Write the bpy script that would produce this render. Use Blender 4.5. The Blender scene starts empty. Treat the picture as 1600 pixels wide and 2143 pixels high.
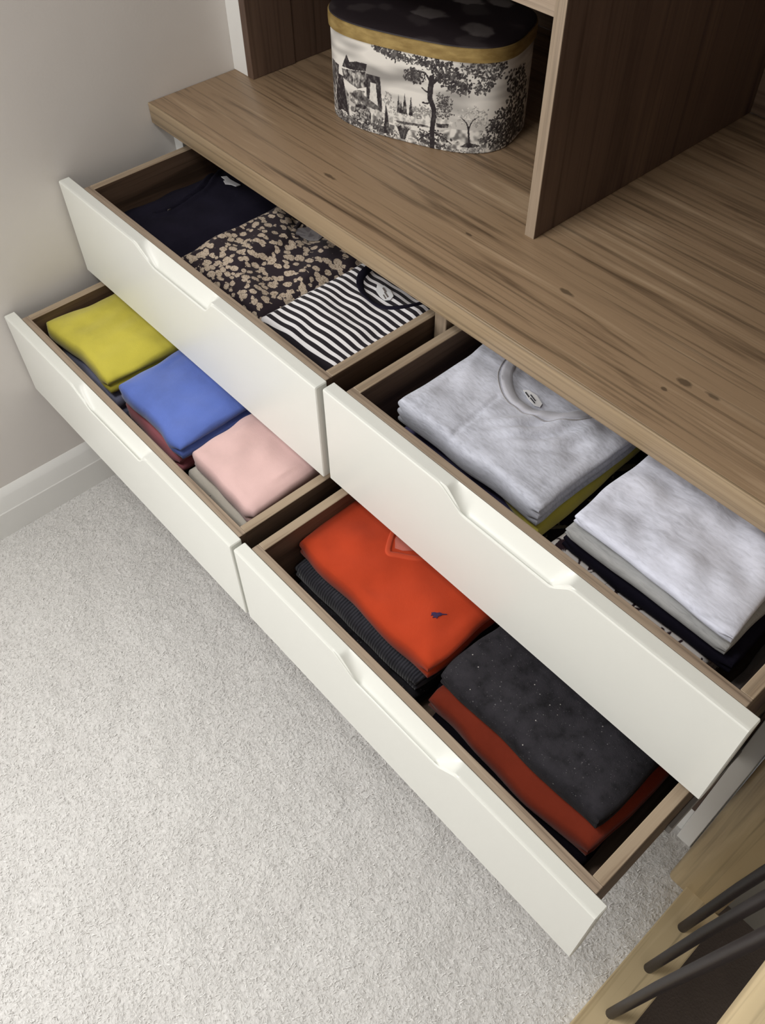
import bpy, bmesh, math, random
import numpy as np
from mathutils import Matrix, Vector

S = bpy.context.scene
COL = S.collection

# ------------------------------------------------------------------ camera
RW = [[0.66633, 0.745568, -0.011508], [0.576368, -0.524781, -0.626422], [-0.473079, 0.410771, -0.779399]]
cam_d = bpy.data.cameras.new('camera')
cam = bpy.data.objects.new('camera', cam_d)
COL.objects.link(cam)
m = Matrix(((RW[0][0], -RW[1][0], -RW[2][0], 1.53357),
            (RW[0][1], -RW[1][1], -RW[2][1], -0.75428),
            (RW[0][2], -RW[1][2], -RW[2][2], 1.60791), (0, 0, 0, 1)))
cam.matrix_world = m
cam_d.sensor_fit = 'VERTICAL'
cam_d.sensor_height = 24.0
cam_d.lens = 1804.135 / 2143 * 24.0
cam_d.clip_start = 0.02
S.camera = cam

# ------------------------------------------------------------------ world, lights, exposure
wd = bpy.data.worlds.new('world')
S.world = wd
wd.use_nodes = True
wd.node_tree.nodes['Background'].inputs[0].default_value = (0.95, 0.97, 1.0, 1)
wd.node_tree.nodes['Background'].inputs[1].default_value = 0.9
S.view_settings.view_transform = 'Standard'
S.view_settings.look = 'None'
S.view_settings.exposure = -0.09
S.view_settings.gamma = 1.0
S.view_settings.use_curve_mapping = False


def area(name, loc, target, sx, sy, power, color):
    d = bpy.data.lights.new(name, 'AREA')
    d.shape = 'RECTANGLE'
    d.size, d.size_y, d.energy, d.color = sx, sy, power, color
    o = bpy.data.objects.new(name, d)
    o.location = loc
    o.rotation_euler = (Vector(target) - Vector(loc)).to_track_quat('-Z', 'Y').to_euler()
    COL.objects.link(o)
    return o


area('window_daylight', (-0.045, -1.75, 1.5), (1.0, -1.4, 0.9), 1.25, 1.3, 43, (1.0, 0.992, 0.97))
area('overhead_fill', (0.7, -0.98, 2.385), (0.7, -0.98, 0.0), 0.42, 0.42, 13.5, (1.0, 0.985, 0.95))  # added overhead fill light, lifts the floor, wall and top faces

# ------------------------------------------------------------------ helpers
R_ = random.Random(5)


def tag(o, label=None, cat=None, group=None, kind=None):
    for k, v in (('label', label), ('category', cat), ('group', group), ('kind', kind)):
        if v:
            o[k] = v
    return o


def empty(name, loc, label=None, cat=None):
    o = bpy.data.objects.new(name, None)
    o.empty_display_size = 0.05
    o.location = loc
    COL.objects.link(o)
    tag(o, label, cat)
    o['_org'] = loc
    return o


def org(o):
    return Vector(o['_org']) if '_org' in o else Vector((0, 0, 0))


def link_mesh(name, me, mat, parent, origin):
    """me holds world coordinates; they become local to origin."""
    origin = Vector(origin)
    me.transform(Matrix.Translation(-origin))
    o = bpy.data.objects.new(name, me)
    if mat:
        me.materials.append(mat)
    if parent is not None:
        o.parent = parent
        o.location = origin - org(parent)
    else:
        o.location = origin
    o['_org'] = tuple(origin)
    COL.objects.link(o)
    return o


def sharpen(me, deg=35):
    bm = bmesh.new()
    bm.from_mesh(me)
    bmesh.ops.recalc_face_normals(bm, faces=bm.faces)
    lim = math.radians(deg)
    for f in bm.faces:
        f.smooth = True
    for e in bm.edges:
        if len(e.link_faces) != 2 or e.calc_face_angle(0) > lim:
            e.smooth = False
    bm.to_mesh(me)
    bm.free()


def obj(name, verts, faces, mat, parent=None, origin=None, smooth=35):
    me = bpy.data.meshes.new(name)
    me.from_pydata([tuple(map(float, v)) for v in verts], [], [tuple(int(i) for i in f) for f in faces])
    if smooth:
        sharpen(me, smooth)
    if origin is None:
        a = np.array(verts, float)
        origin = ((a[:, 0].min() + a[:, 0].max()) / 2, (a[:, 1].min() + a[:, 1].max()) / 2, a[:, 2].min())
    return link_mesh(name, me, mat, parent, origin)


def box(name, x, y, z, mat, parent=None, bev=0.001, origin=None, seg=1, top=None):
    bm = bmesh.new()
    bmesh.ops.create_cube(bm, size=1.0)
    for v in bm.verts:
        v.co = Vector((x[0] + (v.co.x + .5) * (x[1] - x[0]), y[0] + (v.co.y + .5) * (y[1] - y[0]), z[0] + (v.co.z + .5) * (z[1] - z[0])))
    if bev:
        bmesh.ops.bevel(bm, geom=list(bm.edges), offset=bev, segments=seg, profile=0.5, affect='EDGES')
    me = bpy.data.meshes.new(name)
    bm.to_mesh(me)
    bm.free()
    sharpen(me, 50 if seg > 1 else 35)
    if origin is None:
        origin = ((x[0] + x[1]) / 2, (y[0] + y[1]) / 2, z[0])
    o = link_mesh(name, me, mat, parent, origin)
    if top:                                # lighter material on the upward faces, beside the shade-darkened sides
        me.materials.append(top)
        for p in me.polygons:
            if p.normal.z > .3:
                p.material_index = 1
    return o


def tube(name, pts, rad, mat, parent=None, n=10, cap=True):
    """round bar along pts, rad scalar or list"""
    pts = [Vector(p) for p in pts]
    vs, fs = [], []
    for i, p in enumerate(pts):
        d = (pts[min(i + 1, len(pts) - 1)] - pts[max(i - 1, 0)]).normalized()
        a = d.cross(Vector((0, 0, 1)) if abs(d.z) < .9 else Vector((0, 1, 0))).normalized()
        b = d.cross(a)
        r = rad[i] if isinstance(rad, (list, tuple)) else rad
        for k in range(n):
            t = 2 * math.pi * k / n
            vs.append(p + a * math.cos(t) * r + b * math.sin(t) * r)
    for i in range(len(pts) - 1):
        for k in range(n):
            fs.append((i * n + k, i * n + (k + 1) % n, (i + 1) * n + (k + 1) % n, (i + 1) * n + k))
    if cap:
        fs.append(tuple(range(n)))
        fs.append(tuple((len(pts) - 1) * n + k for k in range(n)))
    return obj(name, vs, fs, mat, parent)


def smooth_line(pts, n=6):
    """Catmull-Rom through 2-D or 3-D points"""
    P = [np.array(p, float) for p in pts]
    P = [2 * P[0] - P[1]] + P + [2 * P[-1] - P[-2]]
    out = []
    for i in range(1, len(P) - 2):
        for k in range(n):
            t = k / n
            a, b, c, d = P[i - 1:i + 3]
            out.append(.5 * ((2 * b) + (-a + c) * t + (2 * a - 5 * b + 4 * c - d) * t * t + (-a + 3 * b - 3 * c + d) * t ** 3))
    out.append(P[-2])
    return out


class Waves:
    """smooth noise: a sum of plane waves"""
    def __init__(self, seed, lo, hi, n=22, ang=None, spread=3.2):
        g = np.random.default_rng(seed)
        k = np.exp(g.uniform(math.log(lo), math.log(hi), n)) * 2 * math.pi
        a = g.uniform(0, 2 * math.pi, n) if ang is None else ang + g.uniform(-spread / 2, spread / 2, n)
        self.kx, self.ky, self.p = k * np.cos(a), k * np.sin(a), g.uniform(0, 6.28, n)
        self.w = (lo * 2 * math.pi / k) ** .7
        self.w /= np.sqrt((self.w ** 2).sum() / 2)

    def __call__(self, x, y):
        x, y = np.asarray(x, float), np.asarray(y, float)
        r = np.zeros(np.broadcast(x, y).shape)
        for kx, ky, p, w in zip(self.kx, self.ky, self.p, self.w):
            r += w * np.sin(kx * x + ky * y + p)
        return r


# ------------------------------------------------------------------ materials
class M:
    def __init__(self, name, rough=.6, spec=.4, sheen=0):
        self.m = bpy.data.materials.new(name)
        self.m.use_nodes = True
        self.t = self.m.node_tree
        self.b = self.t.nodes['Principled BSDF']
        self.b.inputs['Roughness'].default_value = rough
        self.b.inputs['Specular IOR Level'].default_value = spec
        if sheen:
            self.b.inputs['Sheen Weight'].default_value = sheen
            self.b.inputs['Sheen Roughness'].default_value = .5
        self.co = None

    def n(self, typ, **kw):
        nd = self.t.nodes.new(typ)
        ins = kw.pop('ins', {})
        for k, v in kw.items():
            setattr(nd, k, v)
        for k, v in ins.items():
            if hasattr(v, 'is_output'):
                self.t.links.new(v, nd.inputs[k])
            else:
                nd.inputs[k].default_value = v
        return nd

    def coords(self, scale=(1, 1, 1), rot=(0, 0, 0), loc=(0, 0, 0), src='Object'):
        if self.co is None:
            self.co = self.n('ShaderNodeTexCoord')
        return self.n('ShaderNodeMapping', ins={0: self.co.outputs[src], 'Scale': scale, 'Rotation': rot, 'Location': loc}).outputs[0]

    def noise(self, vec, scale=5, detail=4, rough=.55, dist=0):
        return self.n('ShaderNodeTexNoise', ins={'Vector': vec, 'Scale': scale, 'Detail': detail, 'Roughness': rough, 'Distortion': dist})

    def voro(self, vec, scale=5, feature='F1', rand=1.0):
        return self.n('ShaderNodeTexVoronoi', feature=feature, ins={'Vector': vec, 'Scale': scale, 'Randomness': rand})

    def ramp(self, fac, stops):
        r = self.n('ShaderNodeValToRGB', ins={0: fac})
        e = r.color_ramp.elements
        while len(e) < len(stops):
            e.new(.5)
        for i, (p, c) in enumerate(stops):
            e[i].position = p
            e[i].color = (*c, 1) if isinstance(c, tuple) else (c, c, c, 1)
        return r.outputs[0]

    def math(self, op, a, b=0.0, c=0.0):
        return self.n('ShaderNodeMath', operation=op, ins={0: a, 1: b, 2: c}).outputs[0]

    def mix(self, fac, a, b, mode='MIX'):
        nd = self.n('ShaderNodeMix', data_type='RGBA', blend_type=mode)
        for i, v in ((0, fac), (6, a), (7, b)):
            if hasattr(v, 'is_output'):
                self.t.links.new(v, nd.inputs[i])
            else:
                nd.inputs[i].default_value = (*v, 1) if isinstance(v, tuple) else v
        return nd.outputs[2]

    def base(self, c):
        if hasattr(c, 'is_output'):
            self.t.links.new(c, self.b.inputs['Base Color'])
        else:
            self.b.inputs['Base Color'].default_value = (*c, 1)
        return self

    def bump(self, h, strength=.3, dist=.002):
        prev = self.b.inputs['Normal'].links[0].from_socket if self.b.inputs['Normal'].links else None
        nd = self.n('ShaderNodeBump', ins={'Height': h, 'Strength': strength, 'Distance': dist})
        if prev:
            self.t.links.new(prev, nd.inputs['Normal'])
        self.t.links.new(nd.outputs[0], self.b.inputs['Normal'])
        return self


def wood(name, axis, dark, mid, light, across=15.0, along=1.1, rough=.42, knots=(), seed=0.0, spec=.35, streak=.62):
    w = M(name, rough, spec)
    sc = [across] * 3
    sc[axis] = along
    v = w.coords(sc, loc=(seed, seed * .7, seed * 1.3))
    n1 = w.noise(v, 1.6, 3, .5, 1.1)
    v2 = w.coords([s * (5 if i != axis else 2.2) for i, s in enumerate(sc)], loc=(seed, 3 + seed, 1))
    n2 = w.noise(v2, 1.5, 5, .62, .4)
    f = w.math('ADD', w.math('MULTIPLY', n1.outputs[0], .66), w.math('MULTIPLY', n2.outputs[0], .34))
    col = w.ramp(f, [(.34, dark), (.47, mid), (.55, mid), (.68, light)])
    v3 = w.coords([s * (9 if i != axis else 1.6) for i, s in enumerate(sc)], loc=(5, seed, 2))
    n3 = w.noise(v3, 1.0, 3, .5, .6)
    lines = w.ramp(n3.outputs[0], [(.28, streak), (.46, 1.0), (.60, 1.0), (.72, 1.0 + (.62 - streak) * .6)])
    col = w.mix(1.0, col, lines, 'MULTIPLY')
    for (kx, ky, sx, sy) in knots:
        vm = w.n('ShaderNodeVectorMath', operation='SUBTRACT', ins={0: w.coords(), 1: (kx, ky, 0)})
        vs = w.n('ShaderNodeVectorMath', operation='MULTIPLY', ins={0: vm.outputs[0], 1: (1 / sx, 1 / sy, 0)})
        nz = w.noise(w.coords((60, 60, 60)), 1, 2)
        ln = w.n('ShaderNodeVectorMath', operation='LENGTH', ins={0: vs.outputs[0]}).outputs['Value']
        ln = w.math('ADD', ln, w.math('MULTIPLY', nz.outputs[0], .8))
        k = w.ramp(ln, [(.75, .42), (1.5, 1.0)])
        col = w.mix(1.0, col, k, 'MULTIPLY')
    w.base(col)
    w.bump(n2.outputs[0], .12, .001)
    return w.m


D, MI, LI = (.125, .080, .047), (.315, .214, .130), (.45, .325, .21)
KN = [(.395, -.324, .010, .006), (.405, -.294, .020, .012), (.445, -.288, .024, .008), (-.03, -.261, .012, .004), (.172, -.261, .026, .009), (-.31, -.313, .03, .008)]
m_counter = wood('walnut_counter', 0, D, MI, LI, 15, 1.3, .36, KN, streak=.52)
m_edge = wood('walnut_edge', 0, (.21, .145, .085), (.36, .265, .165), (.45, .34, .215), 22, .8, .38, seed=4)
m_wood_z = wood('walnut_upright_shaded', 2, (.058, .034, .026), (.118, .074, .054), (.16, .102, .072), 13, .8, .42, seed=2)  # darker than its edges: shade inside the wardrobe put into the colour
m_lip_z = wood('walnut_upright_edge', 2, (.25, .19, .13), (.33, .255, .185), (.4, .31, .23), 20, 1.0, .45, seed=7)
m_back = wood('walnut_back_panel', 0, (.075, .045, .03), (.155, .103, .07), (.22, .15, .10), 10, .9, .5, seed=8)  # base colour lowered too, carrying the shade of the interior
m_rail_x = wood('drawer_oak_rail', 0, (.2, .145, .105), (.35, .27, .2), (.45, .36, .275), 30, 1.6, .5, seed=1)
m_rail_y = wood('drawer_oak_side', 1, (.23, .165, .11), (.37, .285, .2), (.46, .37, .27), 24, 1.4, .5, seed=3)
m_side_y = wood('drawer_face_shaded', 1, (.055, .033, .022), (.12, .075, .05), (.17, .11, .075), 14, 1.2, .5, seed=3)  # drawer side faces darkened, their shade put into the colour
m_side_x = wood('drawer_rail_face_shaded', 0, (.055, .033, .022), (.12, .075, .05), (.17, .11, .075), 14, 1.2, .5, seed=2)  # rail and back faces, shade painted in the same way
m_base = wood('drawer_base', 1, (.08, .05, .035), (.13, .085, .06), (.18, .12, .085), 12, 1, .6, seed=6)
m_oak_y = wood('oak_rail', 1, (.36, .27, .15), (.54, .43, .26), (.66, .54, .35), 16, 1.2, .4, seed=5)
m_oak_z = wood('oak_post', 2, (.3, .22, .115), (.45, .345, .195), (.56, .44, .265), 11, 1.0, .4, seed=9)


def plain(name, c, rough=.5, spec=.4, bump=None, var=0.0):
    a = M(name, rough, spec)
    n = a.noise(a.coords((3, 3, 3)), 2, 3)
    c2 = tuple(x * (1 - var) for x in c)
    a.base(a.ramp(n.outputs[0], [(.35, c2), (.65, c)]) if var else c)
    if bump:
        b = a.noise(a.coords(), bump[0], 3)
        a.bump(b.outputs[0], bump[1], bump[2])
    return a.m


m_wall = plain('warm_grey_wall_paint', (.77, .735, .705), .75, .25, (180, .12, .001), .03)
m_ceil = plain('ceiling_paint', (.5, .5, .48), .8, .2)
m_white = plain('white_trim_paint', (.88, .88, .86), .4, .4, None, .01)
m_cream = plain('cream_lacquer', (.775, .782, .735), .33, .45, (40, .03, .001), .015)
m_metal = plain('black_iron', (.022, .017, .017), .45, .4, (90, .12, .001))
m_runner = plain('runner_steel', (.3, .29, .28), .35, .5)
m_dark = plain('stair_carpet', (.17, .14, .125), .95, .1, (220, .5, .004), .2)
m_glass = plain('black_gloss', (.02, .02, .02), .2)
m_gold = M('gold_band', .38, .5)
g_ = m_gold.noise(m_gold.coords((22, 22, 60)), 1.5, 4)
m_gold.base(m_gold.ramp(g_.outputs[0], [(.35, (.30, .20, .065)), (.65, (.47, .335, .125))]))
m_gold.b.inputs['Metallic'].default_value = .25
m_gold.bump(g_.outputs[0], .2, .002)
m_gold = m_gold.m


def cloth(name, c, var=.12, knit=900, kstr=.25, sheen=.25, blot=9, rough=.9, fleck=None):
    a = M(name, rough, .15, sheen)
    n = a.noise(a.coords(), blot, 4, .6)
    c2 = tuple(x * (1 - 2 * var) for x in c)
    c3 = tuple(min(1, x * (1 + var)) for x in c)
    col = a.ramp(n.outputs[0], [(.3, c2), (.5, c), (.7, c3)])
    if fleck:
        for (fs, thr, fc) in fleck:
            v = a.voro(a.coords((1, 1, 1), rot=(.3, .2, .5)), fs)
            msk = a.ramp(v.outputs['Distance'], [(thr, 1.0), (thr * 1.5, 0.0)])
            gate = a.noise(a.coords(), fs * .35, 2)
            msk = a.math('MULTIPLY', msk, a.ramp(gate.outputs[0], [(.5, 0.0), (.6, 1.0)]))
            col = a.mix(msk, col, fc)
    a.base(col)
    k = a.noise(a.coords(), knit, 2)
    a.bump(k.outputs[0], kstr, .0015)
    w = a.noise(a.coords(), 26, 3, .5, .5)
    a.bump(w.outputs[0], .12, .006)
    return a.m


def heather(name, c, amp=.22, rotz=.0, stretch=(60, 420, 420)):
    a = M(name, .9, .15, .25)
    v = a.coords(stretch, rot=(0, 0, rotz))
    n = a.noise(v, 1, 4, .6, .5)
    n2 = a.noise(a.coords((14, 22, 22)), 1, 3)
    f = a.math('ADD', a.math('MULTIPLY', n.outputs[0], .6), a.math('MULTIPLY', n2.outputs[0], .4))
    a.base(a.ramp(f, [(.36, tuple(x * (1 - 1.6 * amp) for x in c)), (.5, c), (.62, tuple(min(1, x * (1 + amp)) for x in c))]))
    a.bump(n.outputs[0], .25, .001)
    w = a.noise(a.coords(), 24, 3, .5, .8)
    a.bump(w.outputs[0], .2, .008)
    return a.m


m_yellow = cloth('mustard_wool', (.56, .49, .065), .10, 700, .3)
m_slate = cloth('slate_blue_wool', (.25, .26, .38), .12)
m_blue = cloth('cornflower_wool', (.105, .17, .52), .10, 700, .3, .4)
m_rose = cloth('rose_wool', (.60, .20, .235), .10)
m_pink = cloth('pale_pink_wool', (.70, .475, .455), .05, 800, .2)
m_creamw = cloth('cream_cardigan', (.88, .83, .73), .05, 700, .3)
m_orange = cloth('orange_red_wool', (.46, .048, .013), .07, 900, .2, .15)
m_rust = cloth('rust_wool', (.33, .048, .022), .10, 700, .3)
m_navy = cloth('navy_jersey', (.0105, .009, .019), .12, 900, .15, 0)
m_navy2 = cloth('indigo_jersey', (.105, .096, .20), .12, 900, .15, .05)
m_blackc = cloth('black_jersey', (.008, .006, .011), .15, 900, .15, 0)
m_speck = cloth('speckled_charcoal_wool', (.027, .025, .030), .28, 500, .5, .06, 40,
                fleck=((300, .11, (.14, .135, .14)), (120, .09, (.13, .125, .13)), (85, .06, (.5, .48, .45))))
m_tee = heather('grey_marl_jersey', (.56, .575, .66), .15, .9, (60, 260, 260))
m_tee2 = heather('mid_grey_jersey', (.33, .32, .335), .1)
m_heath = heather('pale_heather_jersey', (.665, .68, .785), .13, -.25, (45, 190, 190))
m_grey2 = heather('ash_grey_jersey', (.43, .43, .43), .12)
m_yelt = cloth('yellow_jersey', (.66, .57, .10), .12, 900, .15)
m_greyx = cloth('taupe_cloth', (.16, .135, .125), .15, 500, .3)
m_collar = cloth('grey_rib', (.46, .46, .51), .05, 900, .2)
m_label = plain('white_label', (.8, .8, .82), .6)
m_ink = plain('label_ink', (.05, .05, .06), .7)
m_logo = plain('purple_thread', (.045, .022, .075), .7, .3, (900, .4, .001))
m_olabel = plain('sheer_label', (.58, .17, .13), .6, .3, (300, .4, .001), .3)
m_osat = cloth('orange_rib', (.52, .068, .026), .05, 900, .2, .15)

# ribbed charcoal
a_ = M('ribbed_charcoal_knit', .92, .15, .3)
n_ = a_.noise(a_.coords(), 60, 3)
rw_ = a_.n('ShaderNodeTexWave', bands_direction='X', ins={'Vector': a_.coords(), 'Scale': 62, 'Distortion': .6, 'Detail': 2, 'Detail Scale': 4})
a_.base(a_.ramp(a_.math('ADD', a_.math('MULTIPLY', rw_.outputs[1], .5), a_.math('MULTIPLY', n_.outputs[0], .6)), [(.25, (.026, .026, .034)), (.85, (.085, .085, .105))]))
a_.bump(rw_.outputs[1], .5, .002)
m_rib = a_.m
# black and white stripes across the shirt (lines run along x)
a_ = M('black_white_stripe', .85, .2, .15)
ns_ = a_.noise(a_.coords((5, 5, 5)), 1.0, 2)
sp_ = a_.n('ShaderNodeSeparateXYZ', ins={0: a_.coords()})
yy_ = a_.math('ADD', sp_.outputs[1], a_.math('MULTIPLY', ns_.outputs[0], .016))
yy_ = a_.math('ADD', yy_, a_.math('MULTIPLY', sp_.outputs[0], -.055))
fr_ = a_.math('FRACT', a_.math('MULTIPLY', yy_, 1 / .0139))
msk_ = a_.ramp(fr_, [(.02, 0.0), (.05, 1.0), (.47, 1.0), (.50, 0.0)])
a_.base(a_.mix(msk_, (.016, .012, .018), (.92, .90, .92)))
kb_ = a_.noise(a_.coords(), 800, 2)
a_.bump(kb_.outputs[0], .2, .001)
m_stripe = a_.m
# cream blotches on near-black
a_ = M('blotch_print', .75, .25, .1)
wv_ = a_.noise(a_.coords(), 38, 3)
vv_ = a_.n('ShaderNodeMix', data_type='VECTOR', ins={0: .016, 4: a_.coords(), 5: wv_.outputs[1]})
mp_ = a_.n('ShaderNodeMapping', ins={0: vv_.outputs[1], 'Rotation': (0, 0, .5), 'Scale': (1.0, 1.35, 1.0)})
f1_ = a_.voro(mp_.outputs[0], 66)
sp_ = a_.n('ShaderNodeSeparateColor', ins={0: f1_.outputs['Color']})
rg_ = a_.noise(a_.coords(), 260, 2)
thr_ = a_.math('MULTIPLY_ADD', sp_.outputs[0], .22, .40)
inn_ = a_.math('SUBTRACT', thr_, a_.math('MULTIPLY_ADD', rg_.outputs[0], .22, f1_.outputs['Distance']))
msk_ = a_.ramp(a_.math('ADD', inn_, .11), [(.0, 0.0), (.03, 1.0)])
fine_ = a_.noise(a_.coords(), 420, 3)
crm_ = a_.ramp(fine_.outputs[0], [(.36, (.24, .18, .125)), (.52, (.56, .46, .36))])
a_.base(a_.mix(msk_, (.020, .012, .018), crm_))
m_leo = a_.m
# leafy dark line print on white, and its dark sister
def leaf_print(name, bg, fg, sc, thr=.34):
    a = M(name, .85, .2)
    v = a.voro(a.coords((1, .6, 1), rot=(0, 0, .8)), sc, 'DISTANCE_TO_EDGE')
    n = a.noise(a.coords(), sc * .8, 3, .6, 1.2)
    f = a.math('ADD', v.outputs['Distance'], a.math('MULTIPLY', n.outputs[0], .5))
    a.base(a.mix(a.ramp(f, [(thr, 1.0), (thr + .04, 0.0)]), bg, fg))
    return a.m
m_leafw = leaf_print('white_leaf_print', (.80, .75, .73), (.035, .018, .024), 42, .25)
m_leafd = leaf_print('dark_leaf_print', (.035, .026, .034), (.34, .30, .20), 30, .26)
m_squig = leaf_print('black_squiggle_print', (.016, .012, .016), (.42, .36, .32), 130, .20)
m_lining = leaf_print('grey_lining', (.25, .23, .245), (.36, .34, .35), 60, .35)

# carpet
a_ = M('pale_grey_carpet', .95, .1, .2)
n1_ = a_.noise(a_.coords(), 7, 5, .6)
n2_ = a_.noise(a_.coords(), 160, 4, .7, .4)
cc_ = a_.ramp(n1_.outputs[0], [(.3, (.72, .70, .68)), (.7, (.84, .825, .805))])
cc_ = a_.mix(.55, cc_, a_.ramp(n2_.outputs[0], [(.3, (.56, .545, .53)), (.7, (.90, .89, .87))]))
a_.base(cc_)
a_.bump(n1_.outputs[0], .6, .04)
a_.bump(n2_.outputs[0], .55, .008)
m_carpet = a_.m
a_ = M('carpet_fibre', .8, .2, .2)
oi_ = a_.noise(a_.coords(), 90, 2)
a_.base(a_.ramp(oi_.outputs[0], [(.35, (.68, .665, .645)), (.65, (.90, .89, .87))]))
m_fibre = a_.m

# ------------------------------------------------------------------ the room shell
TC = 0.8177            # worktop height


def struct(o):
    o['kind'] = 'structure'
    return o


struct(box('floor', (-.1, 1.555), (-2.7, .95), (-.12, 0), m_carpet, bev=0))
struct(box('wall_back', (0, 1.555), (.83, .95), (0, 2.4), m_wall, bev=0))
struct(box('wall_stair', (1.555, 2.9), (.035, .15), (-.9, 2.4), plain('stair_wall_paint', (.40, .385, .34), .8, .2, None, .05), bev=0))
struct(box('wall_right', (2.9, 3.0), (-2.7, .15), (-.9, 2.4), m_wall, bev=0))
struct(box('ceiling', (-.1, 3.0), (-2.7, .95), (2.4, 2.5), m_ceil, bev=0))
struct(box('wall_front', (-.1, 3.0), (-2.8, -2.7), (-.9, 2.4), m_wall, bev=0))
# left wall with a window opening near the viewer
Y, Z = [-2.7, -2.4, -1.1, .95], [0, .85, 2.15, 2.4]
vs, fs = [], []
for xx in (-.1, 0):
    for z in Z:
        for y in Y:
            vs.append((xx, y, z))
for i in range(3):
    for j in range(3):
        if i == 1 and j == 1:
            continue
        a = j * 4 + i
        fs += [(a, a + 1, a + 5, a + 4), (16 + a, 16 + a + 4, 16 + a + 5, 16 + a + 1)]
for a, b in ((5, 6), (6, 10), (10, 9), (9, 5), (0, 3), (3, 15), (15, 12), (12, 0)):
    fs.append((a, b, b + 16, a + 16))
struct(obj('wall_left', vs, fs, m_wall))
wf = struct(box('window_1', (-.09, -.06), (-2.4, -1.1), (.85, .89), m_white))
for y, z in (((-2.4, -2.36), (.89, 2.15)), ((-1.14, -1.1), (.89, 2.15)), ((-2.36, -1.14), (2.11, 2.15)), ((-1.77, -1.73), (.89, 2.11))):
    box('window_frame', (-.09, -.06), y, z, m_white, wf)
struct(box('stair_landing', (1.555, 2.9), (-2.7, .035), (-1.0, -.19), m_dark, bev=0))
struct(box('wall_stair_edge', (1.545, 1.565), (-2.7, .03), (-.19, -.001), m_dark, bev=0))

# skirting board with a sloped top and a lower plain face
prof = [(0, 0), (.019, 0), (.019, .070), (.0175, .0725), (.0125, .108), (.011, .113), (.005, .1215), (.001, .127), (0, .127)]
vs, fs = [], []
for y in (-2.6, .04):
    for (x, z) in prof:
        vs.append((x, y, z))
k = len(prof)
for i in range(k):
    fs.append((i, (i + 1) % k, k + (i + 1) % k, k + i))
fs += [tuple(range(k)), tuple(range(k, 2 * k))]
struct(obj('baseboard_left', vs, fs, m_white, smooth=20))
# white scribing fillers between wall and cupboards
struct(box('trim_1', (0, .047), (.204, .26), (TC, 2.4), m_white))
struct(box('trim_2', (0, .031), (.04, .058), (.0, .778), m_white))
struct(box('trim_3', (1.487, 1.515), (-.016, .06), (0, .778), m_white))

# carpet pile in front of the drawers
g = np.random.default_rng(3)
N = 64000
bx, by = g.uniform(.02, 1.55, N), g.uniform(-1.32, .05, N)
ang = g.uniform(0, 2 * math.pi, N)
L, W_ = g.uniform(.003, .0085, N), g.uniform(.0004, .0008, N)
lift = g.uniform(.0008, .0034, N)
dx, dy = np.cos(ang), np.sin(ang)
P0 = np.stack([bx - dy * W_, by + dx * W_, np.full(N, .0002)], 1)
P1 = np.stack([bx + dy * W_, by - dx * W_, np.full(N, .0002)], 1)
P2 = np.stack([bx + dx * L * .55 + dy * W_, by + dy * L * .55 - dx * W_, lift], 1)
P3 = np.stack([bx + dx * L * .55 - dy * W_, by + dy * L * .55 + dx * W_, lift], 1)
P4 = np.stack([bx + dx * L, by + dy * L, lift * .8], 1)
V = np.concatenate([P0, P1, P2, P3, P4])
I = np.arange(N)
me = bpy.data.meshes.new('carpet_pile')
me.vertices.add(len(V))
me.vertices.foreach_set('co', V.ravel())
loops = np.concatenate([np.stack([I, I + N, I + 2 * N, I + 3 * N], 1).ravel(), np.stack([I + 3 * N, I + 2 * N, I + 4 * N], 1).ravel()])
me.loops.add(len(loops))
me.loops.foreach_set('vertex_index', loops)
me.polygons.add(2 * N)
me.polygons.foreach_set('loop_start', np.concatenate([4 * I, 4 * N + 3 * I]))
me.update(calc_edges=True)
o = link_mesh('carpet_pile', me, m_fibre, None, (.8, -.6, 0))
tag(o, 'short pale grey looped pile of the carpet in front of the drawers', 'carpet', kind='stuff')

# ------------------------------------------------------------------ worktop
wt = box('worktop', (0.001, 1.515), (0.004, .80), (TC - .039, TC), m_counter, None, .0012, origin=(.755, .4, TC - .039), seg=2)
tag(wt, 'long brown walnut worktop running over the open drawers to the wall', 'worktop')
box('edge_strip', (0.001, 1.515), (0.0, .0042), (TC - .039, TC), m_edge, wt, .0012, seg=2)

# ------------------------------------------------------------------ drawer chest
dc = empty('drawer_chest', (.76, .3, 0), 'walnut drawer chest with four open cream fronted drawers under the worktop', 'chest of drawers')
ZB = TC - .0395
box('side_panel', (.013, .031), (.060, .60), (.085, ZB), m_wood_z, dc)
box('side_panel', (1.468, 1.486), (.0, .60), (.092, ZB), m_wood_z, dc)
box('divider_panel', (.7745, .8), (.02, .58), (.085, ZB), m_lip_z, dc)
box('bottom_panel', (.031, 1.468), (.03, .60), (.085, .103), m_back, dc)
box('back_panel', (.013, 1.486), (.60, .612), (.085, ZB), m_back, dc)
box('plinth', (.013, 1.468), (.07, .085), (0, .085), m_white, dc)
box('plinth_return', (1.468, 1.486), (.0, .085), (0, .091), m_white, dc)


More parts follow.
